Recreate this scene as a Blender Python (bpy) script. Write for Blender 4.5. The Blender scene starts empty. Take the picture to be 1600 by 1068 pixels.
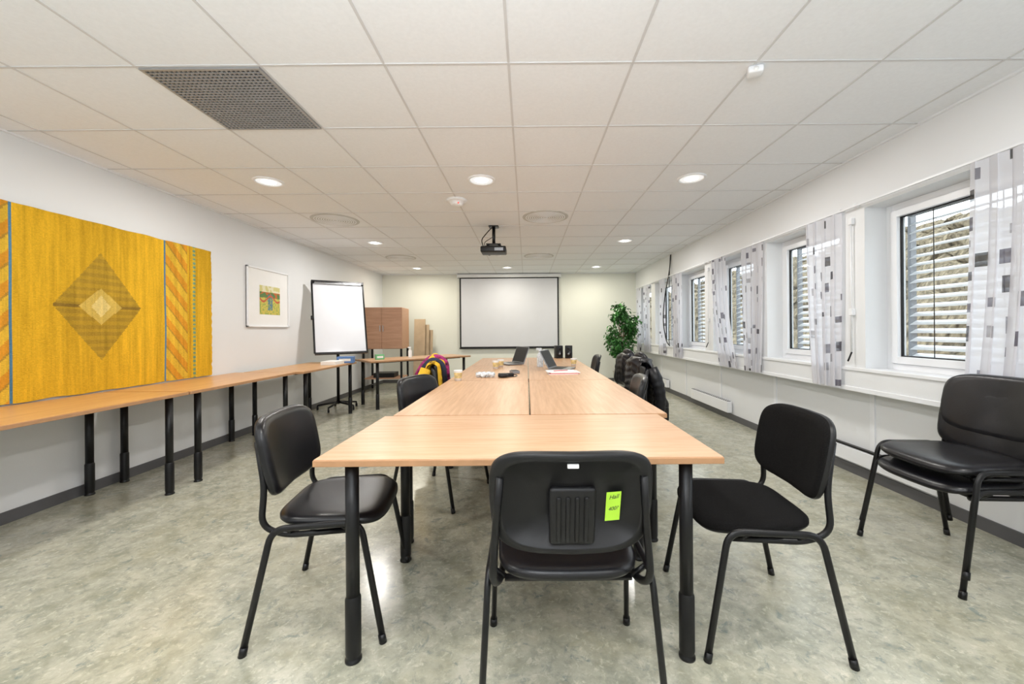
import bpy, bmesh, math, random
from mathutils import Vector, Matrix, noise
random.seed(7)
pi=math.pi
scene=bpy.context.scene
scene.view_settings.view_transform='Standard'

# ---------------------------------------------------------------- materials
def nt(name):
    m=bpy.data.materials.new(name); m.use_nodes=True
    t=m.node_tree; t.nodes.clear()
    o=t.nodes.new('ShaderNodeOutputMaterial'); p=t.nodes.new('ShaderNodeBsdfPrincipled')
    t.links.new(p.outputs[0],o.inputs[0])
    return m,t,p,o
def M(name,col,rough=.5,metal=0,var=.06,vscale=6,bump=0,bscale=200,spec=.5,scale=(1,1,1),coat=0):
    m,t,p,o=nt(name)
    tc=t.nodes.new('ShaderNodeTexCoord'); mp=t.nodes.new('ShaderNodeMapping')
    mp.inputs['Scale'].default_value=scale
    t.links.new(tc.outputs['Object'],mp.inputs[0])
    n=t.nodes.new('ShaderNodeTexNoise'); n.inputs['Scale'].default_value=vscale; n.inputs['Detail'].default_value=4
    t.links.new(mp.outputs[0],n.inputs['Vector'])
    r=t.nodes.new('ShaderNodeValToRGB')
    r.color_ramp.elements[0].position=.3; r.color_ramp.elements[1].position=.7
    a=[max(0,c*(1-var)) for c in col]; b=[min(1,c*(1+var)) for c in col]
    r.color_ramp.elements[0].color=(*a,1); r.color_ramp.elements[1].color=(*b,1)
    t.links.new(n.outputs['Fac'],r.inputs[0]); t.links.new(r.outputs[0],p.inputs['Base Color'])
    p.inputs['Roughness'].default_value=rough; p.inputs['Metallic'].default_value=metal
    p.inputs['Specular IOR Level'].default_value=spec
    if coat: p.inputs['Coat Weight'].default_value=coat
    if bump:
        n2=t.nodes.new('ShaderNodeTexNoise'); n2.inputs['Scale'].default_value=bscale; n2.inputs['Detail'].default_value=3
        t.links.new(mp.outputs[0],n2.inputs['Vector'])
        bp=t.nodes.new('ShaderNodeBump'); bp.inputs['Strength'].default_value=bump; bp.inputs['Distance'].default_value=.004
        t.links.new(n2.outputs['Fac'],bp.inputs['Height']); t.links.new(bp.outputs[0],p.inputs['Normal'])
    return m
def wood(name,c1,c2,rough=.38):
    m,t,p,o=nt(name)
    tc=t.nodes.new('ShaderNodeTexCoord'); mp=t.nodes.new('ShaderNodeMapping')
    mp.inputs['Scale'].default_value=(1.3,22,22)
    t.links.new(tc.outputs['Object'],mp.inputs[0])
    n=t.nodes.new('ShaderNodeTexNoise'); n.inputs['Scale'].default_value=2.2; n.inputs['Detail'].default_value=6; n.inputs['Distortion'].default_value=.3
    t.links.new(mp.outputs[0],n.inputs['Vector'])
    mp2=t.nodes.new('ShaderNodeMapping'); mp2.inputs['Scale'].default_value=(18,260,200)
    t.links.new(tc.outputs['Object'],mp2.inputs[0])
    n2=t.nodes.new('ShaderNodeTexNoise'); n2.inputs['Scale'].default_value=1; n2.inputs['Detail'].default_value=2
    t.links.new(mp2.outputs[0],n2.inputs['Vector'])
    ad=t.nodes.new('ShaderNodeMath'); ad.operation='MULTIPLY_ADD'; ad.inputs[1].default_value=.35
    t.links.new(n2.outputs['Fac'],ad.inputs[0]); t.links.new(n.outputs['Fac'],ad.inputs[2])
    r=t.nodes.new('ShaderNodeValToRGB'); r.color_ramp.elements[0].position=.5; r.color_ramp.elements[1].position=.85
    r.color_ramp.elements[0].color=(*c1,1); r.color_ramp.elements[1].color=(*c2,1)
    t.links.new(ad.outputs[0],r.inputs[0]); t.links.new(r.outputs[0],p.inputs['Base Color'])
    p.inputs['Roughness'].default_value=rough
    return m
def emis(name,col,s):
    m=bpy.data.materials.new(name); m.use_nodes=True; t=m.node_tree; t.nodes.clear()
    o=t.nodes.new('ShaderNodeOutputMaterial'); e=t.nodes.new('ShaderNodeEmission')
    e.inputs[0].default_value=(*col,1); e.inputs[1].default_value=s
    t.links.new(e.outputs[0],o.inputs[0]); return m

def floor_mat():
    m,t,p,o=nt('linoleum')
    tc=t.nodes.new('ShaderNodeTexCoord')
    def nz(s,d,dist=0,off=0):
        mp=t.nodes.new('ShaderNodeMapping'); mp.inputs['Location'].default_value=(off,off*2,0)
        t.links.new(tc.outputs['Object'],mp.inputs[0])
        n=t.nodes.new('ShaderNodeTexNoise'); n.inputs['Scale'].default_value=s; n.inputs['Detail'].default_value=d
        n.inputs['Distortion'].default_value=dist; n.inputs['Roughness'].default_value=.7
        t.links.new(mp.outputs[0],n.inputs['Vector']); return n
    a=nz(7,8,.3); b=nz(22,6,.4,5); c=nz(13,7,.8,9)
    r=t.nodes.new('ShaderNodeValToRGB'); e=r.color_ramp.elements
    e[0].position=.36; e[0].color=(.325,.33,.255,1); e[1].position=.62; e[1].color=(.52,.505,.41,1)
    t.links.new(a.outputs['Fac'],r.inputs[0])
    def mix(fac,src,col,lo,hi,amt):
        rr=t.nodes.new('ShaderNodeMapRange'); rr.inputs[1].default_value=lo; rr.inputs[2].default_value=hi
        rr.inputs[3].default_value=0; rr.inputs[4].default_value=amt
        t.links.new(fac.outputs['Fac'],rr.inputs[0])
        mx=t.nodes.new('ShaderNodeMix'); mx.data_type='RGBA'; mx.inputs[7].default_value=(*col,1)
        t.links.new(rr.outputs[0],mx.inputs[0]); t.links.new(src,mx.inputs[6]); return mx.outputs[2]
    s=mix(b,r.outputs[0],(.26,.28,.23),.50,.66,.65)
    s=mix(c,s,(.15,.21,.21),.57,.67,.65)
    s=mix(nz(34,5,.5,20),s,(.66,.63,.51),.54,.68,.75)
    s=mix(nz(2.2,5,.5,31),s,(.40,.37,.24),.48,.70,.45)
    t.links.new(s,p.inputs['Base Color'])
    rr=t.nodes.new('ShaderNodeMapRange'); rr.inputs[3].default_value=.13; rr.inputs[4].default_value=.27
    t.links.new(a.outputs['Fac'],rr.inputs[0]); t.links.new(rr.outputs[0],p.inputs['Roughness'])
    p.inputs['Specular IOR Level'].default_value=.8
    return m

WALL=M('wall_paint',(.77,.785,.80),.6,var=.015,vscale=1.5,bump=.08,bscale=120)
WALL_WARMLIT=M('wall_paint_back_warmlit',(.75,.76,.70),.6,var=.015,vscale=1.5,bump=.08,bscale=120)  # wall paint with the yellow tinge of the downlights put into its colour
WHITE=M('white_lacquer',(.82,.835,.86),.35,var=.01)
CEIL=M('ceiling_tile',(.82,.84,.87),.85,var=.02,vscale=60,bump=.15,bscale=350)
GRID=M('ceiling_tbar',(.62,.62,.63),.5,var=.01)
FLOOR=floor_mat()
BASE=M('baseboard_grey',(.10,.10,.105),.5,var=.05)
BEECH=wood('beech_laminate',(.53,.31,.165),(.65,.41,.25),.36)
BEECH_WARMLIT=wood('beech_laminate_warmlit',(.57,.29,.105),(.70,.40,.165),.33)  # beech again, the orange of warm lamplight mixed into its colour
EDGE=M('beech_edge',(.44,.24,.12),.45,var=.08,vscale=20)
CABW=wood('cabinet_wood',(.44,.24,.145),(.54,.31,.20),.5)
BLKM=M('black_powdercoat',(.006,.006,.007),.35,var=.1,spec=.35)
BLKP=M('black_plastic',(.008,.008,.009),.42,var=.1,bump=.12,bscale=600,spec=.35)
LEATH=M('black_leatherette',(.007,.007,.009),.28,var=.1,bump=.12,bscale=350,spec=.45)
FABR=M('black_fabric',(.009,.0085,.0085),.95,var=.5,vscale=300,bump=.6,bscale=700,spec=.1)
JACK=M('black_nylon',(.006,.006,.008),.42,var=.2,spec=.35)
YEL=M('yellow_wool',(.78,.45,.02),.8,var=.2,vscale=15,bump=.3,bscale=80)
PURP=M('purple_wool',(.28,.02,.12),.8,var=.9,vscale=22)
NAVY=M('dark_blue_cloth',(.015,.02,.045),.8,var=.4)
DARK=M('dark_void',(.03,.03,.03),.8,var=.1)
GRILL=M('grille_metal',(.36,.36,.36),.4,.3,var=.03)
PERF=M('vent_grey',(.52,.52,.50),.6,var=.02)
STEEL=M('steel',(.55,.56,.58),.3,.9,var=.04)
GREY=M('laptop_grey',(.25,.26,.28),.35,.5,var=.03)
SCRW=M('projection_fabric',(.64,.65,.70),.8,var=.01)
WB=M('whiteboard_enamel',(.78,.80,.85),.15,var=.01,coat=.3)
PAPER=M('paper',(.85,.85,.84),.7,var=.02)
CUPY=M('cup_print',(.70,.55,.25),.5,var=.35,vscale=30)
RED=M('red_cover',(.6,.03,.04),.4)
NOTE=M('note_green',(.45,.78,.05),.7,var=.03)
INK=M('ink',(.03,.05,.03),.7)
LED=emis('downlight_glow',(1,.97,.9),12)
REFL=emis('downlight_reflector',(1,.97,.92),.95)
REDL=emis('red_led',(1,.05,.02),1.5)
SLAT=M('blind_slat',(.80,.81,.83),.45,.0,var=.03)
POT=M('pot_ceramic',(.55,.53,.48),.4,var=.1)
BARK=M('bark',(.18,.12,.07),.9,var=.3,vscale=30)
SOIL=M('soil',(.05,.035,.02),.95,var=.4,vscale=40)
LEAF=M('ficus_leaf',(.045,.17,.035),.35,var=.7,vscale=9)
HEDGE=M('woodland',(.15,.125,.085),.95,var=.8,vscale=6,bump=1,bscale=14,scale=(1,3,.6),spec=.1)
GRND=M('outdoor_ground',(.30,.29,.25),.9,var=.3,vscale=2)
PLAST=M('clear_wrap',(.62,.66,.7),.2,var=.3,vscale=40)
BLUE=M('blue_box',(.10,.22,.5),.5)
GRN=M('green_box',(.15,.45,.2),.5)
CARD=M('cardboard',(.48,.36,.24),.8,var=.1)

def glass_mat():
    m=bpy.data.materials.new('window_glass'); m.use_nodes=True; t=m.node_tree; t.nodes.clear()
    o=t.nodes.new('ShaderNodeOutputMaterial'); a=t.nodes.new('ShaderNodeBsdfTransparent'); g=t.nodes.new('ShaderNodeBsdfGlossy')
    g.inputs['Roughness'].default_value=.02; a.inputs[0].default_value=(.96,.98,.98,1)
    x=t.nodes.new('ShaderNodeMixShader'); x.inputs[0].default_value=.05
    t.links.new(a.outputs[0],x.inputs[1]); t.links.new(g.outputs[0],x.inputs[2]); t.links.new(x.outputs[0],o.inputs[0]); return m
GLASS=glass_mat()
def attr_mat(name,rough,transl=0,bump=0):
    m,t,p,o=nt(name)
    a=t.nodes.new('ShaderNodeAttribute'); a.attribute_name='Col'
    t.links.new(a.outputs['Color'],p.inputs['Base Color']); p.inputs['Roughness'].default_value=rough
    p.inputs['Specular IOR Level'].default_value=.15
    if transl:
        tr=t.nodes.new('ShaderNodeBsdfTranslucent'); t.links.new(a.outputs['Color'],tr.inputs[0])
        x=t.nodes.new('ShaderNodeMixShader'); x.inputs[0].default_value=transl
        t.links.new(p.outputs[0],x.inputs[1]); t.links.new(tr.outputs[0],x.inputs[2])
        tp=t.nodes.new('ShaderNodeBsdfTransparent'); y=t.nodes.new('ShaderNodeMixShader'); y.inputs[0].default_value=.15
        t.links.new(x.outputs[0],y.inputs[1]); t.links.new(tp.outputs[0],y.inputs[2]); t.links.new(y.outputs[0],o.inputs[0])
    if bump:
        tc=t.nodes.new('ShaderNodeTexCoord'); mp=t.nodes.new('ShaderNodeMapping'); mp.inputs['Scale'].default_value=(1,.6,3)
        n=t.nodes.new('ShaderNodeTexNoise'); n.inputs['Scale'].default_value=90
        t.links.new(tc.outputs['Object'],mp.inputs[0]); t.links.new(mp.outputs[0],n.inputs['Vector'])
        b=t.nodes.new('ShaderNodeBump'); b.inputs['Strength'].default_value=bump; b.inputs['Distance'].default_value=.01
        t.links.new(n.outputs['Fac'],b.inputs['Height']); t.links.new(b.outputs[0],p.inputs['Normal'])
    return m
TAP=attr_mat('woven_wool',.95,0,.6)
CURT=attr_mat('curtain_cloth',.9,.45)

# ---------------------------------------------------------------- builder
def fillet(pts,R,k=5):
    pts=[Vector(p) for p in pts]; out=[pts[0]]
    for i in range(1,len(pts)-1):
        a,b,c=pts[i-1],pts[i],pts[i+1]
        r=min(R,(a-b).length*.48,(c-b).length*.48)
        p0=b+(a-b).normalized()*r; p2=b+(c-b).normalized()*r
        for j in range(k+1):
            s=j/k; out.append(p0*(1-s)**2+b*2*s*(1-s)+p2*s*s)
    out.append(pts[-1]); return out
class B:
    def __init__(s): s.bm=bmesh.new(); s.mats=[]
    def mi(s,m):
        if m not in s.mats: s.mats.append(m)
        return s.mats.index(m)
    def add(s,vs,fs,mat,smooth=False,T=None):
        i=s.mi(mat); bv=[s.bm.verts.new((T@Vector(v)) if T else Vector(v)) for v in vs]
        for f in fs:
            try:
                fc=s.bm.faces.new([bv[k] for k in f]); fc.material_index=i; fc.smooth=smooth
            except ValueError: pass
    def box(s,x0,x1,y0,y1,z0,z1,mat,bev=0,T=None,seg=2):
        t=bmesh.new(); bmesh.ops.create_cube(t,size=1)
        for v in t.verts: v.co=Vector(((x0+x1)/2+v.co.x*(x1-x0),(y0+y1)/2+v.co.y*(y1-y0),(z0+z1)/2+v.co.z*(z1-z0)))
        if bev: bmesh.ops.bevel(t,geom=t.edges[:],offset=bev,segments=seg,affect='EDGES',profile=.5)
        t.verts.index_update()
        s.add([v.co.copy() for v in t.verts],[[v.index for v in f.verts] for f in t.faces],mat,bool(bev and seg>2),T); t.free()
    def tube(s,pts,r,mat,n=10,T=None,cap=True,flat=1):
        pts=[Vector(p) for p in pts]; m=len(pts)
        rs=r if isinstance(r,(list,tuple)) else [r]*m
        vs=[];fs=[]; nrm=None
        for i,p in enumerate(pts):
            t=(pts[min(i+1,m-1)]-pts[max(i-1,0)]).normalized()
            if nrm is None:
                nrm=t.orthogonal().normalized() if abs(t.x)>.9 else (Vector((1,0,0))-t*t.x).normalized()
            nrm=(nrm-t*nrm.dot(t)).normalized(); bn=t.cross(nrm)
            for j in range(n):
                a=2*pi*j/n; vs.append(p+nrm*math.cos(a)*rs[i]*flat+bn*math.sin(a)*rs[i])
        for i in range(m-1):
            for j in range(n):
                k=(j+1)%n; fs.append([i*n+j,i*n+k,(i+1)*n+k,(i+1)*n+j])
        if cap: fs.append(list(range(n))[::-1]); fs.append([(m-1)*n+j for j in range(n)])
        s.add(vs,fs,mat,True,T)
    def cyl(s,p0,p1,r,mat,n=20,r1=None,T=None): s.tube([p0,p1],[r,r if r1 is None else r1],mat,n,T)
    def lathe(s,prof,c,mat,n=28,T=None):
        vs=[];fs=[]
        for (r,z) in prof:
            for j in range(n):
                a=2*pi*j/n; vs.append((c[0]+r*math.cos(a),c[1]+r*math.sin(a),c[2]+z))
        for i in range(len(prof)-1):
            for j in range(n):
                k=(j+1)%n; fs.append([i*n+j,i*n+k,(i+1)*n+k,(i+1)*n+j])
        s.add(vs,fs,mat,True,T)
    def blob(s,c,r,mat,fn=None,T=None,nu=40,nv=26,e=.8):
        vs=[];fs=[]
        sg=lambda q:math.copysign(abs(q)**e,q)
        for i in range(nv+1):
            ph=-pi/2+pi*i/nv
            for j in range(nu):
                a=2*pi*j/nu
                d=Vector((sg(math.cos(ph))*sg(math.cos(a)),sg(math.cos(ph))*sg(math.sin(a)),sg(math.sin(ph))))
                p=Vector((c[0]+d.x*r[0],c[1]+d.y*r[1],c[2]+d.z*r[2]))
                if fn: p=fn(p,d)
                vs.append(p)
        for i in range(nv):
            for j in range(nu):
                k=(j+1)%nu; fs.append([i*nu+j,i*nu+k,(i+1)*nu+k,(i+1)*nu+j])
        s.add(vs,fs,mat,True,T)
    def pad(s,w,h,rings,place,n=56,e=4.5):
        prev=None; 
        for (sc,off,mat) in rings:
            cur=[]
            if sc<=0: cur=[s.bm.verts.new(place(0,0,off))]
            else:
                for j in range(n):
                    a=2*pi*j/n; c=math.cos(a); q=math.sin(a)
                    x=w*sc*math.copysign(abs(c)**(2/e),c); y=h*sc*math.copysign(abs(q)**(2/e),q)
                    cur.append(s.bm.verts.new(place(x,y,off)))
            if prev:
                i=s.mi(mat)
                for j in range(n):
                    k=(j+1)%n
                    if len(prev)==1: f=[prev[0],cur[j],cur[k]]
                    elif len(cur)==1: f=[prev[k],prev[j],cur[0]]
                    else: f=[prev[j],cur[j],cur[k],prev[k]]
                    fc=s.bm.faces.new(f); fc.material_index=i; fc.smooth=True
            prev=cur
    def finish(s,name,loc=(0,0,0),rz=0,recalc=True,T=None):
        if recalc: bmesh.ops.recalc_face_normals(s.bm,faces=s.bm.faces[:])
        me=bpy.data.meshes.new(name); s.bm.to_mesh(me); s.bm.free()
        for m in s.mats: me.materials.append(m)
        return inst(name,me,loc,rz,T)
def inst(name,me,loc=(0,0,0),rz=0,T=None):
    o=bpy.data.objects.new(name,me); scene.collection.objects.link(o)
    if T is not None: o.matrix_world=T
    else: o.location=loc; o.rotation_euler=(0,0,math.radians(rz))
    return o
def gridobj(name,nu,nv,pos,colf,mat,smooth=True):
    vs=[pos(i/nu,j/nv) for j in range(nv+1) for i in range(nu+1)]
    fs=[(j*(nu+1)+i,j*(nu+1)+i+1,(j+1)*(nu+1)+i+1,(j+1)*(nu+1)+i) for j in range(nv) for i in range(nu)]
    me=bpy.data.meshes.new(name); me.from_pydata(vs,[],fs)
    a=me.color_attributes.new('Col','FLOAT_COLOR','CORNER'); d=[]
    for j in range(nv):
        for i in range(nu):
            c=colf((i+.5)/nu,(j+.5)/nv); d+= [c[0],c[1],c[2],1]*4
    a.data.foreach_set('color',d)
    if smooth: me.polygons.foreach_set('use_smooth',[True]*len(fs))
    me.materials.append(mat)
    return inst(name,me)

# ---------------------------------------------------------------- room
XL,XR,XR2,YB,YF,ZC=-3.29,2.50,2.66,9.1,-1.6,2.476
b=B(); b.box(XL-.15,XR2+.2,YF-.15,YB+.15,-.12,0,FLOOR); b.finish('floor')
b=B(); b.box(XL-.15,XL,YF-.15,YB+.15,0,ZC+.1,WALL); b.finish('wall_left')
b=B(); b.box(XL,XR2+.1,YB,YB+.15,0,ZC+.1,WALL_WARMLIT); b.finish('wall_back')
b=B(); b.box(XL,XR2+.1,YF-.15,YF,0,ZC+.1,WALL); b.finish('wall_front')
wins=[(1.98+1.2*k,1.98+1.2*k+.96) for k in range(-2,6)]
ZS,ZT=.88,2.07
b=B()
b.box(XR2,XR2+.1,YF,YB,0,.73,WALL)
b.box(XR,XR2+.1,YF,YB,.73,ZS-.02,WALL)
b.box(XR,XR2+.1,YF,YB,ZT,ZC+.05,WALL)
ys=[YF]+[v for w in wins for v in w]+[YB]
for i in range(0,len(ys),2): b.box(XR,XR2+.1,ys[i],ys[i+1],ZS-.02,ZT,WALL)
for y in [YF+1,.66,1.86,3.06,4.26,5.46,6.66,7.86]:
    b.box(XR2-.012,XR2,y-.02,y+.02,.09,.73,WHITE)
b.finish('wall_right')
b=B(); b.box(XR-.012,XR2+.02,YF,YB,ZS-.022,ZS+.004,WHITE,.004); b.box(XR-.010,XR,YF,YB,.70,.735,WHITE,.004); b.finish('trim_1')
b=B(); b.box(XL,XL+.012,YF,YB,0,.075,BASE); b.finish('baseboard_left')
b=B(); b.box(XR2-.012,XR2,YF,YB,0,.075,BASE); b.finish('baseboard_right')
b=B(); b.box(XL+.012,XR2-.012,YB-.012,YB,0,.075,BASE); b.finish('baseboard_back')
GX=[-.077+.6*k for k in range(-5,5)]; GY=[1.92+.6*k for k in range(-6,13)]
b=B(); b.box(XL-.15,XR2+.2,YF-.15,YB+.15,ZC,ZC+.1,CEIL)
for x in GX: b.box(x-.006,x+.006,YF,YB,ZC-.003,ZC,GRID)
for y in GY: b.box(XL,XR,y-.006,y+.006,ZC-.0035,ZC,GRID)
b.finish('ceiling')
b=B(); b.box(XL,XL+.02,YF,YB,ZC-.012,ZC,WHITE); b.box(XR-.02,XR,YF,YB,ZC-.012,ZC,WHITE); b.box(XL,XR,YB-.02,YB,ZC-.012,ZC,WHITE); b.finish('trim_2')

# windows
for i,(y0,y1) in enumerate(wins):
    b=B(); x0,x1=XR2+.0,XR2+.07
    def ring(x0,x1,a,c,z0,z1,w,mat):
        b.box(x0,x1,a,a+w,z0,z1,mat,.003); b.box(x0,x1,c-w,c,z0,z1,mat,.003)
        b.box(x0,x1,a+w,c-w,z0,z0+w,mat,.003); b.box(x0,x1,a+w,c-w,z1-w,z1,mat,.003)
    ring(x0,x1,y0,y1,ZS,ZT,.045,WHITE)
    ring(x0-.015,x1-.02,y0+.047,y1-.047,ZS+.047,ZT-.047,.05,WHITE)
    ring(x0+.01,x0+.03,y0+.097,y1-.097,ZS+.097,ZT-.097,.008,BLKP)
    b.box(x0+.018,x0+.022,y0+.1,y1-.1,ZS+.1,ZT-.1,GLASS)
    b.box(x0-.05,x0-.015,y0+.065,y0+.085,1.35,1.47,STEEL,.004)
    b.finish('window_%d'%(i+1))
    b=B(); X=XR2+.17
    z=ZS+.04
    while z<ZT-.04:
        t=math.radians(-27); d=.036
        vs=[];n=4
        for q in range(n+1):
            s=-1+2*q/n; cx=X+s*d*math.cos(t); cz=z-s*d*math.sin(t)+.006*(1-s*s)
            vs+=[(cx,y0+.03,cz),(cx,y1-.03,cz)]
        b.add(vs,[[2*q,2*q+1,2*q+3,2*q+2] for q in range(n)],SLAT,True)
        z+=.060
    b.box(X-.045,X+.045,y0+.01,y1-.01,ZT-.04,ZT+.03,SLAT)
    for yy in (y0+.02,y1-.02): b.box(X-.02,X+.02,yy-.012,yy+.012,ZS,ZT,GREY)
    b.box(X-.04,X+.04,y0+.03,y1-.03,ZS,ZS+.022,SLAT)
    for yy in (y0+.28,y0+.34,y1-.22):
        b.tube([(X-.045,yy,ZS+.01),(X-.045,yy,ZT)],.003,BLKP,5)
    b.box(XR2+.09,X-.045,y0+.01,y1-.01,ZT,ZT+.03,SLAT)
    b.box(XR2+.09,X+.05,y0,y1,ZS-.03,ZS-.001,GREY)
    b.finish('venetian_blind')

# curtain rail and curtains
b=B()
b.box(XR-.046,XR-.030,.4,8.95,2.088,2.10,WHITE)
for (y0,y1) in wins[1:]:
    for yy in (y0-.05,y1+.05): b.box(XR-.04,XR,yy-.01,yy+.01,2.09,2.11,WHITE)
b.finish('curtain_rail')
def curtain(ya,yb,yc,yd,seed):
    rnd=random.Random(seed); L=(yb-ya)*2.0
    nf=max(3,round((yb-ya)/.105)); zt,zb=2.088,.715
    def pos(u,v):
        z=zt+(zb-zt)*v+.004*math.sin(u*40)*v
        s=v*v
        y=(ya+(yb-ya)*u)*(1-s)+(yc+(yd-yc)*u)*s
        ph=2*pi*nf*u+.6*math.sin(2.2*v+seed)+.8*math.sin(3*u+seed)
        a=.015+.005*math.sin(seed+7*u+2*v)
        return (XR-.036+a*math.sin(ph)*(.75+.25*v),y+.024*math.sin(2*ph+.6)*(.5+.5*v),z)
    cells={}
    def col(u,v):
        s=u*L; z=v*(zt-zb)
        i=int(s/.125); j=int((z+ (i%2)*.08)/.16)
        key=(i,j)
        if key not in cells:
            cells[key]=(rnd.random()<.55,rnd.uniform(0,.06),rnd.uniform(0,.07),rnd.choice([(.13,.125,.145),(.28,.27,.31),(.20,.19,.23),(.48,.47,.50),(.09,.085,.085)]),rnd.uniform(.045,.065),rnd.uniform(.04,.085))
        on,ox,oz,c,w,h=cells[key]
        ls=s-i*.125-ox; lz=(z+(i%2)*.08)-j*.16-oz
        if on and 0<ls<w and 0<lz<h: return c
        return (.84,.84,.88)
    gridobj('curtain',int((yb-ya)*240),110,pos,col,CURT)
for k,c in enumerate([(1.62,2.2,1.66,2.26),(3.12,3.5,3.14,3.42),(4.14,4.56,4.2,4.5),(4.92,5.3,4.66,5.1),(6.3,6.75,6.35,6.7),(7.1,7.4,7.1,7.45),(8.0,8.4,8.0,8.35),(8.62,8.9,8.65,8.88)]):
    curtain(*c,k+1)
for (y0,y1) in wins[2:3]+wins[4:5]:
    b=B(); b.cyl((XR-.02,y1+.1,1.0),(XR-.02,y1+.1,2.0),.006,WHITE,8); b.box(XR-.03,XR,y1+.085,y1+.115,1.97,2.02,WHITE,.003); b.box(XR-.03,XR,y1+.085,y1+.115,1.28,1.33,WHITE,.003)
    b.cyl((XR-.02,y1+.1,1.0),(XR-.05,y1+.1,.93),.006,BLKP,8); b.finish('blind_crank')

# outdoors
b=B(); b.box(2.95,40,-25,35,-1.2,-1.0,GRND); b.finish('outdoor_ground')
def hill(u,v):
    y=-25+80*u; x=8+9*v
    return (x+.9*noise.noise(Vector((u*90,v*20,1))),y,-1.05+6.5*v**.8+.7*noise.noise(Vector((u*120,v*24,3))))
o=gridobj('wooded_hillside',300,60,hill,lambda u,v:(.3,.3,.2),HEDGE)

# ---------------------------------------------------------------- tables
ZTAB=.738
def table(name,L,W,cx,cy,rz,top,legs=True,h=ZTAB):
    b=B(); t=.025
    b.box(-L/2+.003,L/2-.003,-W/2+.003,W/2-.003,h-t+.002,h,top)
    b.box(-L/2,L/2,-W/2,W/2,h-t,h-.003,EDGE,.002)
    ix,iy=L/2-.12,W/2-.045
    for sy in (-1,1): b.box(-ix,ix,sy*(iy-.13)-.015,sy*(iy-.13)+.015,h-t-.022,h-t,BLKM)
    for sx in (-1,1):
        for sy in (-1,1):
            x,y=sx*ix,sy*iy
            b.box(x-.015,x+.015,min(y,y-sy*.15),max(y,y-sy*.15),h-t-.012,h-t,BLKM)
            b.cyl((x,y,.20),(x,y,h-t),.0235,BLKM,24)
            b.lathe([(.0235,.235),(.0275,.225),(.0275,.03),(.025,.02),(.025,.012),(.029,.008),(.029,0),(0,0)],(x,y,0),BLKM,24)
    return b.finish(name,(cx,cy,0),rz)
table('conference_table',1.45,.715,-.033,1.757,0,BEECH)
for c in range(3):
    cy=2.12+.005+1.45*(c+.5)
    table('conference_table',1.445,.73,-.72+.365,cy,90,BEECH)
    table('conference_table',1.445,.73,.747-.365,cy,90,BEECH)
table('side_table',1.44,.68,-2.94,2.34,90,BEECH_WARMLIT)
table('side_table',1.40,.68,-2.94,3.775,90,BEECH_WARMLIT)
table('side_table',1.40,.68,-2.86,5.19,90,BEECH_WARMLIT)
table('side_table',1.80,.68,-1.9,6.79,42.8,BEECH)

# ---------------------------------------------------------------- chairs
def bplace(a,bb,off):
    w=1-.035*(-bb/.155 if bb<0 else 0)
    x=a*w; y=-.222-bb*.2+.75*a*a
    return Vector((x,y+off,.695+bb+off*.1))
def chair_mesh(seat,extras=False):
    b=B()
    S=seat
    def sp(a,c,off):
        x=a*(1+.06*c/.21); z=.446+off-(.02*(max(0,c)/.21)**3)+.012*(max(0,-c)/.21)**3+.006*(a/.22)**2
        return Vector((x,c+.025,z))
    b.pad(.228,.21,[(0,.020,S),(.4,.021,S),(.7,.024,S),(.86,.024,S),(.95,.019,S),(1,.008,S),(1,0,S),(1.0,-.004,BLKP),(.96,-.014,BLKP),(.8,-.02,BLKP),(0,-.02,BLKP)],sp,e=4.0)
    b.pad(.237,.155,[(0,.018,S),(.5,.02,S),(.8,.022,S),(.92,.02,S),(.98,.012,S),(1,.002,S),(1.0,-.002,BLKP),(1.012,-.006,BLKP),(1.0,-.016,BLKP),(.97,-.021,BLKP),(.88,-.022,BLKP),(.855,-.020,BLKP),(.845,-.010,BLKP),(0,-.008,BLKP)],bplace,e=4.6)
    sl=math.atan(.2)
    T=Matrix.Translation((0,-.232+.01,.655))@Matrix.Rotation(sl,4,'X')
    b.box(-.066,.066,-.012,.01,-.085,.095,BLKP,.011,T,3)
    for k in (-1.5,-.5,.5,1.5):
        b.box(k*.026-.007,k*.026+.007,-.019,-.006,-.072,.072,BLKP,.006,T,3)
    for s in (-1,1):
        b.tube(fillet([(s*.268,-.25,0.006),(s*.248,-.155,.45),(s*.248,.165,.455),(s*.268,.25,0.006)],.055,7),.0125,BLKM,12,flat=.8)
        b.tube(fillet([(s*.205,-.225,.77),(s*.222,-.192,.60),(s*.232,-.20,.455),(s*.215,-.12,.408),(s*.2,.14,.408)],.05,6),.0115,BLKM,10)
        for fy in (-.25,.25):
            b.cyl((s*.2685,fy,0),(s*.2670,fy*.975,.032),.0145,BLKM,12,.0135)
        for yy in (-.1,.1): b.tube([(s*.25,yy,.447),(s*.2,yy,.412)],.009,BLKM,8)
    for yy in (-.1,.11): b.tube([(-.2,yy,.408),(.2,yy,.408)],.011,BLKM,8)
    if extras:
        T=Matrix.Translation((0,-.262,.812))
        b.box(-.016,.016,-.004,.006,-.005,.007,PAPER,.002,T)
    b_o=b.finish('office_chair'); me=b_o.data; bpy.data.objects.remove(b_o); return me
MEL=chair_mesh(LEATH); MEF=chair_mesh(FABR); MEX=chair_mesh(LEATH,True)
def chair(me,x,y,ang,z=0,name='stacking_chair'):
    return inst(name,me,(x,y,z),ang-90)
chair(MEX,.125,1.36,90)
chair(MEL,-.84,1.76,7)
chair(MEF,.905,1.675,176)
chair(MEL,2.145,2.01,180)
chair(MEL,2.16,2.01,180,.085)
chair(MEL,-.63,2.93,-20)
chair(MEL,.61,2.97,172)
chair(MEL,.86,3.78,182)
chair(MEL,.92,4.6,185)
chair(MEL,-.68,4.0,0)
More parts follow.
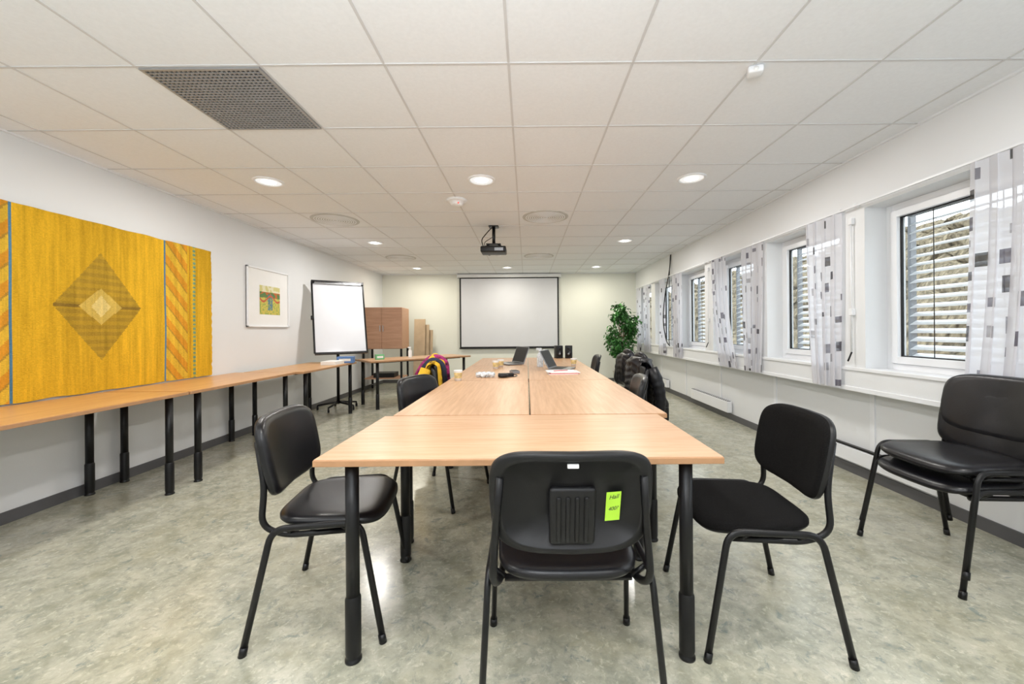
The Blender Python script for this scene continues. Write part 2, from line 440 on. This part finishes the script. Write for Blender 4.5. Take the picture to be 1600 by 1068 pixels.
chair(MEL,.72,5.35,178)
# sticky note on the back of the nearest chair
def note_T(a,bb):
    p=bplace(a,bb,-.0135); ex=Vector((1,1.5*a,0)).normalized(); ez=Vector((0,-.2,1)).normalized(); n=ez.cross(ex).normalized(); ez=ex.cross(n).normalized()
    return Matrix(((ex.x,n.x,ez.x,p.x+.125),(ex.y,n.y,ez.y,p.y+1.36),(ex.z,n.z,ez.z,p.z),(0,0,0,1)))
nT=note_T(.117,-.008)
b=B(); b.box(-.022,.022,-.0012,0,-.045,.045,NOTE); note=b.finish('sticky_note',T=nT)
for s,zz,sz in (('Hall',.024,.018),('400?',-.012,.016)):
    cu=bpy.data.curves.new('handwriting','FONT'); cu.body=s; cu.size=sz; cu.shear=.35; cu.align_x='CENTER'; cu.extrude=.0002
    cu.materials.append(INK); t=bpy.data.objects.new('handwriting',cu); scene.collection.objects.link(t)
    t.parent=note; t.location=(0,-.0016,zz); t.rotation_euler=(pi/2,math.radians(-6),0)

# coats over chair backs (chair-local coordinates: chair faces +Y, backrest near y=-.24)
def coat(name,mat,x,y,ang,w=.24,top=.90,front=.60,back=.40,puff=0,inner=None,scarf=None):
    b=B(); sd=Vector((x*7,y*3,1))
    nu,nv=64,60
    L1=top-front; L2=top-back; tot=L1+.16+L2
    def path(s):
        if s<L1: return (-.135+.02*(s/L1)-.03*(s/L1),front+s)
        if s<L1+.16:
            a=pi*(s-L1)/.16; return (-.235+.09*math.cos(a),top+.045*math.sin(a))
        q=(s-L1-.16)/L2; return (-.325-.05*math.sin(q*2.2),top-q*L2)
    for lay in (0,1):
        vs=[]
        for j in range(nv+1):
            s=tot*j/nv; py,pz=path(s)
            k=max(0,(s-L1-.08)/(L2+.08)); kk=max(0,(L1+.08-s)/(L1+.08))
            ww=w*(1-.12*math.cos(2*pi*min(1,k))*.5+.10*k-.12*kk)
            for i in range(nu+1):
                u=-1+2*i/nu
                px=u*ww
                nrm=1 if s>L1+.08 else -1
                fold=.02*math.sin(u*9+2*noise.noise(Vector((u*2,pz*3,0))+sd))*(.3+k)+.03*noise.noise(Vector((px*9,pz*5,s))+sd)
                qu=puff*abs(math.sin((s+.012*math.sin(u*5))*pi/.062))
                o=fold+qu-lay*.018
                edge=(1-u**8)
                yy=py-nrm*(o*edge)+( .05*(u*u) if nrm>0 else -.03*u*u)
                vs.append((px,yy,pz+(-.035*u**4)+(.4*qu if abs(s-L1-.08)<.06 else 0)))
        fs=[(j*(nu+1)+i,j*(nu+1)+i+1,(j+1)*(nu+1)+i+1,(j+1)*(nu+1)+i) for j in range(nv) for i in range(nu)]
        b.add(vs,fs,mat if lay==0 else (inner or mat),True)
    b.tube(fillet([(-.12,-.30,top-.05),(-.09,-.25,top+.05),(0,-.24,top+.065),(.09,-.25,top+.05),(.12,-.30,top-.05)],.08,5),.032,mat,12)
    for s in (-1,1):
        pts=fillet([Vector((s*w*.82,-.29,top-.05)),Vector((s*w*1.04,-.34,top-.2)),Vector((s*w*1.0,-.36,top-.36)),Vector((s*w*.9,-.35,top-.48))],.1,9); m=len(pts)
        b.tube(pts,[.052-.016*i/m+(puff*.5*abs(math.sin(i*.9)) if puff else .005*math.sin(i*1.3)) for i in range(m)],mat,16)
    if scarf:
        b.tube(fillet([(.0,-.12,top-.18),(.02,-.13,top+.02),(.06,-.24,top+.07),(.1,-.33,top+.0),(.12,-.39,top-.12)],.08,8),.03,scarf,12)
        b.tube(fillet([(.1,-.12,top-.2),(.12,-.14,top+.0),(.15,-.24,top+.05),(.17,-.33,top-.05),(.16,-.36,top-.2)],.08,8),.026,NAVY,12)
    return b.finish(name,(x,y,0),ang-90,recalc=False)
coat('puffer_jacket',JACK,.83,3.78,182,.225,.88,.6,.38,.014)
coat('winter_jacket',JACK,.92,4.6,185,.21,.87,.6,.5,.006,NAVY)
coat('yellow_coat',YEL,-.68,4.0,0,.22,.87,.58,.45,.004,None,PURP)
b=B(); b.blob((0,0,.2),(.15,.1,.2),JACK,lambda p,d:p+d*.03*noise.noise(p*6)); b.tube(fillet([(-.08,0,.37),(-.06,-.02,.5),(.06,-.02,.5),(.08,0,.37)],.06),.012,JACK,8)
b.box(-.1,.1,-.125,-.08,.05,.22,BLKP,.02,None,3); b.finish('black_bag',(1.62,5.0,0),20)

# ---------------------------------------------------------------- ceiling fittings
def light(x,y,w,col=(1,.97,.93)):
    b=B(); b.lathe([(.095,-.003),(.10,-.009),(.112,-.010),(.118,-.006),(.12,0)],(0,0,0),WHITE,40)
    b.lathe([(.058,-.0035),(.095,-.0035)],(0,0,0),REFL,40)
    b.lathe([(0,-.004),(.058,-.004)],(0,0,0),LED,40)
    b.finish('ceiling_downlight',(x,y,ZC),recalc=False)
    l=bpy.data.lights.new('downlight_lamp','AREA'); l.shape='DISK'; l.size=.17; l.energy=w; l.color=col
    o=bpy.data.objects.new('downlight_lamp',l); scene.collection.objects.link(o); o.location=(x,y,ZC-.02)
for yy in (-1.0,1.01,3.41):
    for xx in (-2.2,-.377,1.423): light(xx,yy,16)
for xx in (-2.2,1.44): light(xx,5.8,20)
for xx in (-2.25,-.39,1.44): light(xx,8.2,19,(1,.94,.78))
def vent(x,y):
    b=B(); r=.245
    b.lathe([(0,-.006),(r,-.006),(r+.015,-.003),(r+.017,0)],(0,0,0),PERF,48)
    for k in range(1,10): 
        rr=r*k/10; b.lathe([(rr-.005,-.006),(rr-.004,-.009),(rr+.004,-.009),(rr+.005,-.006)],(0,0,0),WHITE,48)
    b.finish('ceiling_vent',(x,y,ZC),recalc=False)
for p in ((-2.2,4.6),(.223,4.55),(-2.2,7.0),(.223,6.95)): vent(*p)
b=B(); b.box(-.29,.29,-.29,.29,-.004,-.001,DARK)
for s in (-1,1):
    b.box(s*.285-.007,s*.285+.007,-.292,.292,-.012,0,GRILL); b.box(-.278,.278,s*.285-.007,s*.285+.007,-.012,0,GRILL)
n=24
for k in range(1,n):
    c=-.28+.56*k/n
    b.box(c-.0028,c+.0028,-.28,.28,-.011,-.004,GRILL); b.box(-.28,.28,c-.0028,c+.0028,-.0115,-.0045,GRILL)
b.finish('return_air_grille',(-1.577,2.22,ZC))
b=B(); b.lathe([(.1,0),(.1,-.012),(.085,-.02),(.07,-.022),(.06,-.045),(.045,-.055),(0,-.056)],(0,0,0),WHITE,36); b.box(.02,.03,-.062,-.052,-.05,-.04,REDL); b.finish('smoke_detector',(-.68,3.93,ZC),recalc=False)
b=B(); b.lathe([(.05,0),(.05,-.01),(.03,-.03),(0,-.032)],(0,0,0),WHITE,24); b.finish('sprinkler_cap',(-.47,6.78,ZC),recalc=False)
b=B(); b.box(-.035,.035,-.03,.03,-.035,0,WHITE,.01,None,3); b.cyl((0,-.031,-.02),(0,.0,-.02),.012,PAPER,14); b.finish('motion_sensor',(1.14,1.97,ZC),-20)
# projector
b=B()
b.box(-.06,.06,-.06,.06,-.012,0,BLKM,.003); b.cyl((0,0,-.01),(0,0,-.23),.02,BLKM,16)
b.box(-.09,.09,-.08,.08,-.235,-.225,BLKM,.002)
for sx in (-1,1):
    for sy in (-1,1): b.tube([(sx*.03,sy*.03,-.22),(sx*.1,sy*.08,-.262)],.006,BLKM,6)
b.box(-.155,.155,-.12,.12,-.335,-.262,BLKP,.014,None,3)
b.cyl((-.07,.118,-.30),(-.07,.15,-.30),.033,BLKM,24); b.cyl((-.07,.148,-.30),(-.07,.153,-.30),.026,GREY,24)
for k in range(6): b.box(.02+.018*k,.03+.018*k,-.123,-.119,-.32,-.285,GREY)
b.tube(fillet([(-.12,-.1,-.27),(-.14,-.16,-.2),(-.05,-.12,-.08),(.0,-.05,-.01)],.05),.006,BLKM,8)
b.tube(fillet([(-.1,-.1,-.27),(-.1,-.2,-.24),(.02,-.1,-.14),(-.02,-.02,-.01)],.05),.004,BLKM,8)
b.finish('ceiling_projector',(-.40,4.95,ZC))
# projection screen
b=B(); x0,x1=-1.52,.735
b.box(x0-.05,x1+.05,-.09,0,2.385,2.46,WHITE,.01); b.box(x0-.05,x0-.03,-.1,0,2.37,2.47,WHITE); b.box(x1+.03,x1+.05,-.1,0,2.37,2.47,WHITE)
b.box(x0,x1,-.05,-.046,.79,2.39,BLKP); b.box(x0+.035,x1-.035,-.053,-.050,.815,2.36,SCRW)
b.box(x0-.01,x1+.01,-.06,-.035,.765,.795,BLKM,.004)
b.finish('projection_screen',(0,YB,0))

# ---------------------------------------------------------------- left wall things
def tcol(u,v):
    y=2.0+2.13*u; z=2.03-1.28*v; yc=y-3.06; zc=z-1.395
    k=.93+.20*noise.noise(Vector((y*26,z*1.2,0)))+.14*noise.noise(Vector((y*70,z*5,4)))+random.uniform(-.07,.07)
    base=Vector((.74,.43,.025))
    g=noise.noise(Vector((y*2.2,z*.7,9)))
    base=base*(1+.18*g)
    ay=abs(yc)
    d=ay/.315+abs(zc)/.41
    q=math.floor(zc/.028)
    if d<1:
        base=Vector((.50,.31,.03)) if q%2 else Vector((.42,.26,.03))
        if abs(zc)<.012: base=Vector((.28,.17,.03))
        d2=ay/.155+abs(zc)/.14
        if d2<1: base=Vector((.66,.46,.10))
        if ay/.07+abs(zc)/.085<1: base=Vector((.80,.62,.22))
    if .535<ay<.55: base=Vector((.10,.24,.36))
    elif .55<=ay<.78:
        s=(z*1.0+ay*1.15)/.19
        f=s-math.floor(s)
        base=Vector((.74,.33,.03)) if f<.42 else (Vector((.80,.50,.05)) if f<.9 else Vector((.5,.28,.04)))
    elif .84<ay<.875:
        base=Vector((.20,.34,.20)) if int(z/.02)%2 else Vector((.62,.45,.05))
    elif .80<ay<.812: base=Vector((.62,.26,.03))
    return base*k
def tpos(u,v):
    y=2.0+2.13*u; z=2.03-1.28*v
    if u>.995 or u<.005: y+=.012*noise.noise(Vector((u,z*25,2)))
    return (XL+.022+.006*noise.noise(Vector((y*3,z*2,0))),y,z+ .008*noise.noise(Vector((y*6,v,5)))*(1 if v in(0,1) else .3))
gridobj('wall_tapestry',270,170,tpos,tcol,TAP)
def artc(u,v):
    n=noise.noise(Vector((u*7,v*7,0))); n2=noise.noise(Vector((u*16,v*16,5)))
    if v<.22: c=(.62,.58,.25) if n>0 else (.75,.72,.5)
    elif v<.42: c=(.12,.22,.08) if n>-.1 else (.5,.16,.05)
    else: c=(.62,.52,.12) if n2>-.1 else (.35,.42,.10)
    if .38<u<.62 and .3<v<.85 and n2>-.15: c=(.12,.22,.28)
    if abs(v-.45-.1*math.sin(u*9))<.035: c=(.55,.12,.06)
    return c
b=B(); y0,y1,z0,z1=4.66,5.48,1.25,1.98
for (a,c,d,e) in ((y0,y0+.02,z0,z1),(y1-.02,y1,z0,z1),(y0,y1,z0,z0+.02),(y0,y1,z1-.02,z1)): b.box(XL,XL+.028,a,c,d,e,WHITE,.003)
b.box(XL,XL+.012,y0,y1,z0,z1,PAPER); fr=b.finish('framed_picture')
art=gridobj('artwork',60,60,lambda u,v:(XL+.014,y0+.23+.40*u,1.77-.36*v),artc,attr_mat('art_print',.6)); art.parent=fr

# flipchart easel
b=B(); T=Matrix.Translation((0,-.29,.88))@Matrix.Rotation(math.radians(-14.8),4,'X')
w,h=.355,1.09
b.box(-w,w,0,.015,0,h,WB,0,T)
for s in (-1,1): b.box(s*w-.012,s*w+.012,-.008,.022,0,h,BLKM,.003,T)
b.box(-w,w,-.008,.022,-.012,.012,BLKM,.003,T); b.box(-w-.01,w+.01,-.03,.022,h-.03,h+.015,BLKM,.004,T); b.box(-w+.03,w-.03,-.03,-.012,h-.035,h-.005,STEEL,.003,T)
b.box(-w,w,-.06,0,-.03,-.012,BLKM,.003,T)
b.box(-w-.03,-w+.01,-.015,.03,.5,.56,BLKP,.01,T,3)
b.cyl((0,0.02,.08),(0,.02,1.25),.022,BLKM,18); b.cyl((0,.02,.9),(0,.02,1.55),.015,STEEL,14)
b.tube([(0,.02,1.2),(0,-.12,1.3)],.014,BLKM,8); b.tube([(0,.02,1.5),(0,-.09,1.5)],.014,BLKM,8)
for k in range(5):
    a=2*pi*k/5+.3; x,y=.29*math.cos(a),.02+.29*math.sin(a)
    b.tube([(0,.02,.11),(x,y,.07)],[.02,.013],BLKM,8); b.cyl((x,y,.07),(x,y,.045),.01,BLKM,8)
    b.cyl((x-.012,y,.026),(x+.012,y,.026),.026,BLKP,16)
b.finish('flipchart_easel',(-2.89,6.10,0),35)
# AV cabinet on wheels
b=B()
b.box(-.385,.385,-.3,.3,.84,1.65,CABW,.004)
for s in (-1,1):
    b.box(s*.19-.188,s*.19+.188,-.318,-.302,.85,1.64,CABW,.003); b.box(s*.03-.006,s*.03+.006,-.34,-.318,1.18,1.30,STEEL,.003)
for sx in (-1,1):
    for sy in (-1,1):
        b.box(sx*.36-.018,sx*.36+.018,sy*.27-.018,sy*.27+.018,.09,.84,BLKM); b.cyl((sx*.36-.015,sy*.27,.04),(sx*.36+.015,sy*.27,.04),.04,BLKP,16); b.cyl((sx*.36,sy*.27,.05),(sx*.36,sy*.27,.1),.012,STEEL,10)
b.box(-.36,.36,-.27,.27,.25,.27,CABW)
b.box(-.2,.2,-.2,.15,.27,.36,BLKP,.005)
b.finish('media_cabinet',(-2.84,8.05,0),4)
b=B(); 
for k in range(3):
    T=Matrix.Translation((-2.33+.06*k,8.55+.1*k,0))@Matrix.Rotation(math.radians(-6),4,'X')
    b.box(-.12,.12,-.012,.012,.01,1.45-.12*k,CARD,.002,T)
b.finish('leaning_boards')
def smallbox(name,mat,x,y,z,w,d,h,rz=0):
    b=B(); b.box(-w/2,w/2,-d/2,d/2,0,h,mat,.004); b.box(-w*.35,w*.35,-d/2-.001,-d/2,h*.3,h*.7,PAPER); return b.finish(name,(x,y,z),rz)
def bottle(x,y,z,h=.2,cap=WHITE,name='spray_bottle',body=PAPER):
    b=B(); r=h*.17
    b.lathe([(0,0),(r,0),(r,.004),(r,h*.62),(r*.45,h*.75),(r*.45,h*.8)],(0,0,0),body,24); b.cyl((0,0,h*.8),(0,0,h*.9),r*.5,cap,16); b.box(-r*1.2,r*.5,-.01,.01,h*.88,h,cap,.004); return b.finish(name,(x,y,z))
Zt=ZTAB
smallbox('tissue_box',BLUE,-2.6,5.72,Zt,.22,.12,.09,10)
smallbox('first_aid_box',GRN,-2.35,6.35,Zt,.13,.1,.08,30)
bottle(-1.98,6.75,Zt,.18)
smallbox('paper_tray',PAPER,-2.66,5.45,Zt,.2,.26,.05,0)

# ---------------------------------------------------------------- table items
def cup(x,y,z=Zt):
    b=B(); b.lathe([(0,0),(.028,0),(.03,.03),(.0385,.09)],(0,0,0),PAPER,24); b.lathe([(.0315,.025),(.038,.075)],(0,0,0),CUPY,24)
    b.lathe([(.0385,.09),(.041,.092),(.0385,.094),(.036,.09),(.03,.004),(0,.004)],(0,0,0),PAPER,24); b.finish('paper_cup',(x,y,z),recalc=False)
cup(-.62,3.58); cup(-.365,4.65); cup(.58,4.95); cup(-.32,4.85)
def laptop(x,y,rz,ang=105):
    b=B(); b.box(-.165,.165,-.115,.115,.004,.02,GREY,.003); b.box(-.145,.145,-.03,.095,.0195,.0215,BLKP); b.box(-.045,.045,-.1,-.045,.0195,.0208,STEEL)
    for sx in (-1,1):
        for sy in (-1,1): b.cyl((sx*.14,sy*.09,0),(sx*.14,sy*.09,.005),.008,BLKP,10)
    T=Matrix.Translation((0,.113,.02))@Matrix.Rotation(math.radians(90-ang),4,'X')
    b.box(-.165,.165,-.004,.006,0,.225,GREY,.003,T); b.box(-.155,.155,-.0055,-.004,.012,.215,BLKP,0,T); b.box(-.03,.03,.006,.007,.1,.12,STEEL,0,T)
    b.finish('laptop',(x,y,Zt),rz)
laptop(-.22,5.25,-60,112); laptop(.40,4.5,70,118)
b=B()
for k,(m,dx) in enumerate(((PAPER,0),(RED,.01),(PAPER,.02),(PAPER,-.01))): b.box(-.16+dx,.14+dx,-.105,.105,.007*k,.007*k+.0068,m)
b.tube([(-.1,-.03,.031),(.05,.02,.031)],.004,RED,8); b.finish('paper_stack',(.37,4.10,Zt),4)
bottle(.16,4.85,Zt,.23,PLAST,'water_bottle',PLAST); bottle(.25,5.08,Zt,.2,WHITE)
def speaker(x,y,rz):
    b=B(); b.box(-.055,.055,-.06,.06,0,.2,BLKP,.008,None,3); b.cyl((0,-.058,.07),(0,-.063,.07),.04,BLKM,24); b.cyl((0,-.058,.155),(0,-.063,.155),.02,BLKM,20); b.cyl((0,-.062,.07),(0,-.066,.07),.018,GREY,16); b.finish('desktop_speaker',(x,y,Zt),rz)
speaker(.5,6.3,15); speaker(.66,6.28,-10)
b=B()
for k in range(4): b.blob((-.06+.04*k,.01*(-1)**k,.025),(.032,.03,.025),PLAST,lambda p,d:p+d*.012*noise.noise(p*45),nu=20,nv=12)
b.finish('plastic_packets',(-.40,3.82,Zt))
b=B(); b.box(-.09,.06,-.03,.03,0,.035,BLKP,.01,None,3); b.tube(fillet([(.05,0,.02),(.1,.03,.01),(.08,-.05,.006),(-.02,-.06,.006)],.03),.004,BLKM,6); b.blob((-.05,-.07,.02),(.05,.03,.02),BLKP); b.finish('charger_case',(-.19,3.86,Zt),10)
b=B(); b.box(-.04,.04,-.055,.055,0,.03,GREY,.006); b.box(-.03,.03,-.045,.045,.03,.034,BLKP,.002); b.finish('label_printer',(-.13,4.15,Zt),20)

# ---------------------------------------------------------------- right wall things
def heater(y0,y1):
    b=B(); b.box(XR2-.075,XR2-.012,y0,y1,.095,.24,WHITE,.006); b.box(XR2-.068,XR2-.02,y0+.02,y1-.02,.238,.246,DARK)
    n=int((y1-y0)/.05)
    for k in range(n): b.box(XR2-.07,XR2-.018,y0+.03+k*.05,y0+.036+k*.05,.24,.25,WHITE)
    b.box(XR2-.079,XR2-.074,y1-.12,y1-.06,.15,.19,PAPER); b.finish('convector_heater')
heater(5.15,6.3); heater(7.4,8.5)
b=B(); b.box(XR2-.045,XR2-.012,2.55,3.5,.10,.215,WHITE,.004); b.box(XR2-.044,XR2-.012,2.5,3.75,.222,.234,BLKM); b.finish('cable_duct')
b=B(); b.tube(fillet([(XR-.01,6.86,2.47),(XR-.03,6.86,2.2),(XR-.09,6.95,1.75),(XR-.10,7.02,1.3),(XR-.06,6.95,.95),(XR-.06,6.8,.9)],.2,8),.009,BLKM,8)
b.tube(fillet([(XR-.01,6.88,2.46),(XR-.02,6.88,2.3),(XR-.05,6.86,1.6),(XR-.06,6.84,1.1),(XR-.05,6.85,.92)],.2,8),.006,BLKM,8); b.finish('wall_cable')
b=B(); b.box(XR2-.03,XR2,4.15,4.29,.30,.38,WHITE,.004); b.finish('wall_socket')

# potted ficus
b=B()
b.lathe([(0,0),(.13,0),(.14,.02),(.175,.30),(.185,.31),(.185,.33),(.165,.33),(.16,.28),(0,.28)],(0,0,0),POT,36); b.lathe([(0,.285),(.162,.285)],(0,0,0),SOIL,30)
rnd=random.Random(3); tips=[]
for k in range(4):
    a=k*1.6; pts=[Vector((.03*math.cos(a),.03*math.sin(a),.28)),Vector((.05*math.cos(a+1),.05*math.sin(a+1),.6)),Vector((.06*math.cos(a+2),.06*math.sin(a+2),.95)),Vector((.12*math.cos(a),.12*math.sin(a),1.4))]
    b.tube(fillet(pts,.15,4),[.014-.0007*i for i in range(12)],BARK,8)
    for j in range(9):
        z=.6+.11*j; q=a+rnd.uniform(0,6.28); s=Vector((.05*math.cos(a+z*3),.05*math.sin(a+z*3),z)); R=.27*math.sin(min(1,(z-.35)/1.2)*pi)**.6+.04
        e=s+Vector((math.cos(q)*R,math.sin(q)*R,.1+.10*rnd.random())); b.tube([s,(s+e)/2+Vector((0,0,.05)),e],[.006,.004,.002],BARK,5); tips.append((s,e))
for k in range(2300):
    s,e=rnd.choice(tips); t=rnd.uniform(.25,1.05); p=s.lerp(e,t)+Vector((rnd.gauss(0,.035),rnd.gauss(0,.035),rnd.gauss(0,.04)))
    L=rnd.uniform(.05,.09); W=L*.3
    R=Matrix.Translation(p)@Matrix.Rotation(rnd.uniform(0,6.28),4,'Z')@Matrix.Rotation(rnd.uniform(-.2,1.3),4,'Y')@Matrix.Rotation(rnd.uniform(-.6,.6),4,'X')
    b.add([(0,0,0),(L*.3,W,.006),(L*.7,W*.8,.004),(L,0,-.01),(L*.7,-W*.8,.004),(L*.3,-W,.006),(L*.5,0,-.004)],[(0,1,6),(1,2,6),(2,3,6),(3,4,6),(4,5,6),(5,0,6)],LEAF,False,R)
b.finish('potted_ficus',(1.98,8.35,0),recalc=False)

# ---------------------------------------------------------------- light & world
w=bpy.data.worlds.new('overcast'); scene.world=w; w.use_nodes=True; t=w.node_tree
bg=t.nodes['Background']; bg.inputs[0].default_value=(.88,.94,1,1); bg.inputs[1].default_value=4.5
l=bpy.data.lights.new('added_ceiling_fill','AREA'); l.shape='DISK'; l.size=.8; l.energy=72; l.color=(.90,.95,1)  # added unseen light behind the camera, aimed up to brighten the ceiling
o=bpy.data.objects.new('added_ceiling_fill',l); scene.collection.objects.link(o); o.location=(-.2,-.6,1.6); o.rotation_euler=(math.radians(180-22),0,0)

cam=bpy.data.cameras.new('camera'); co=bpy.data.objects.new('camera',cam); scene.collection.objects.link(co)
cam.sensor_width=36; cam.lens=14.0; cam.shift_x=-23/1600; cam.shift_y=-19/1600; cam.clip_start=.02
co.location=(0,0,1.19); co.rotation_euler=(pi/2,.0083,0)
scene.camera=co
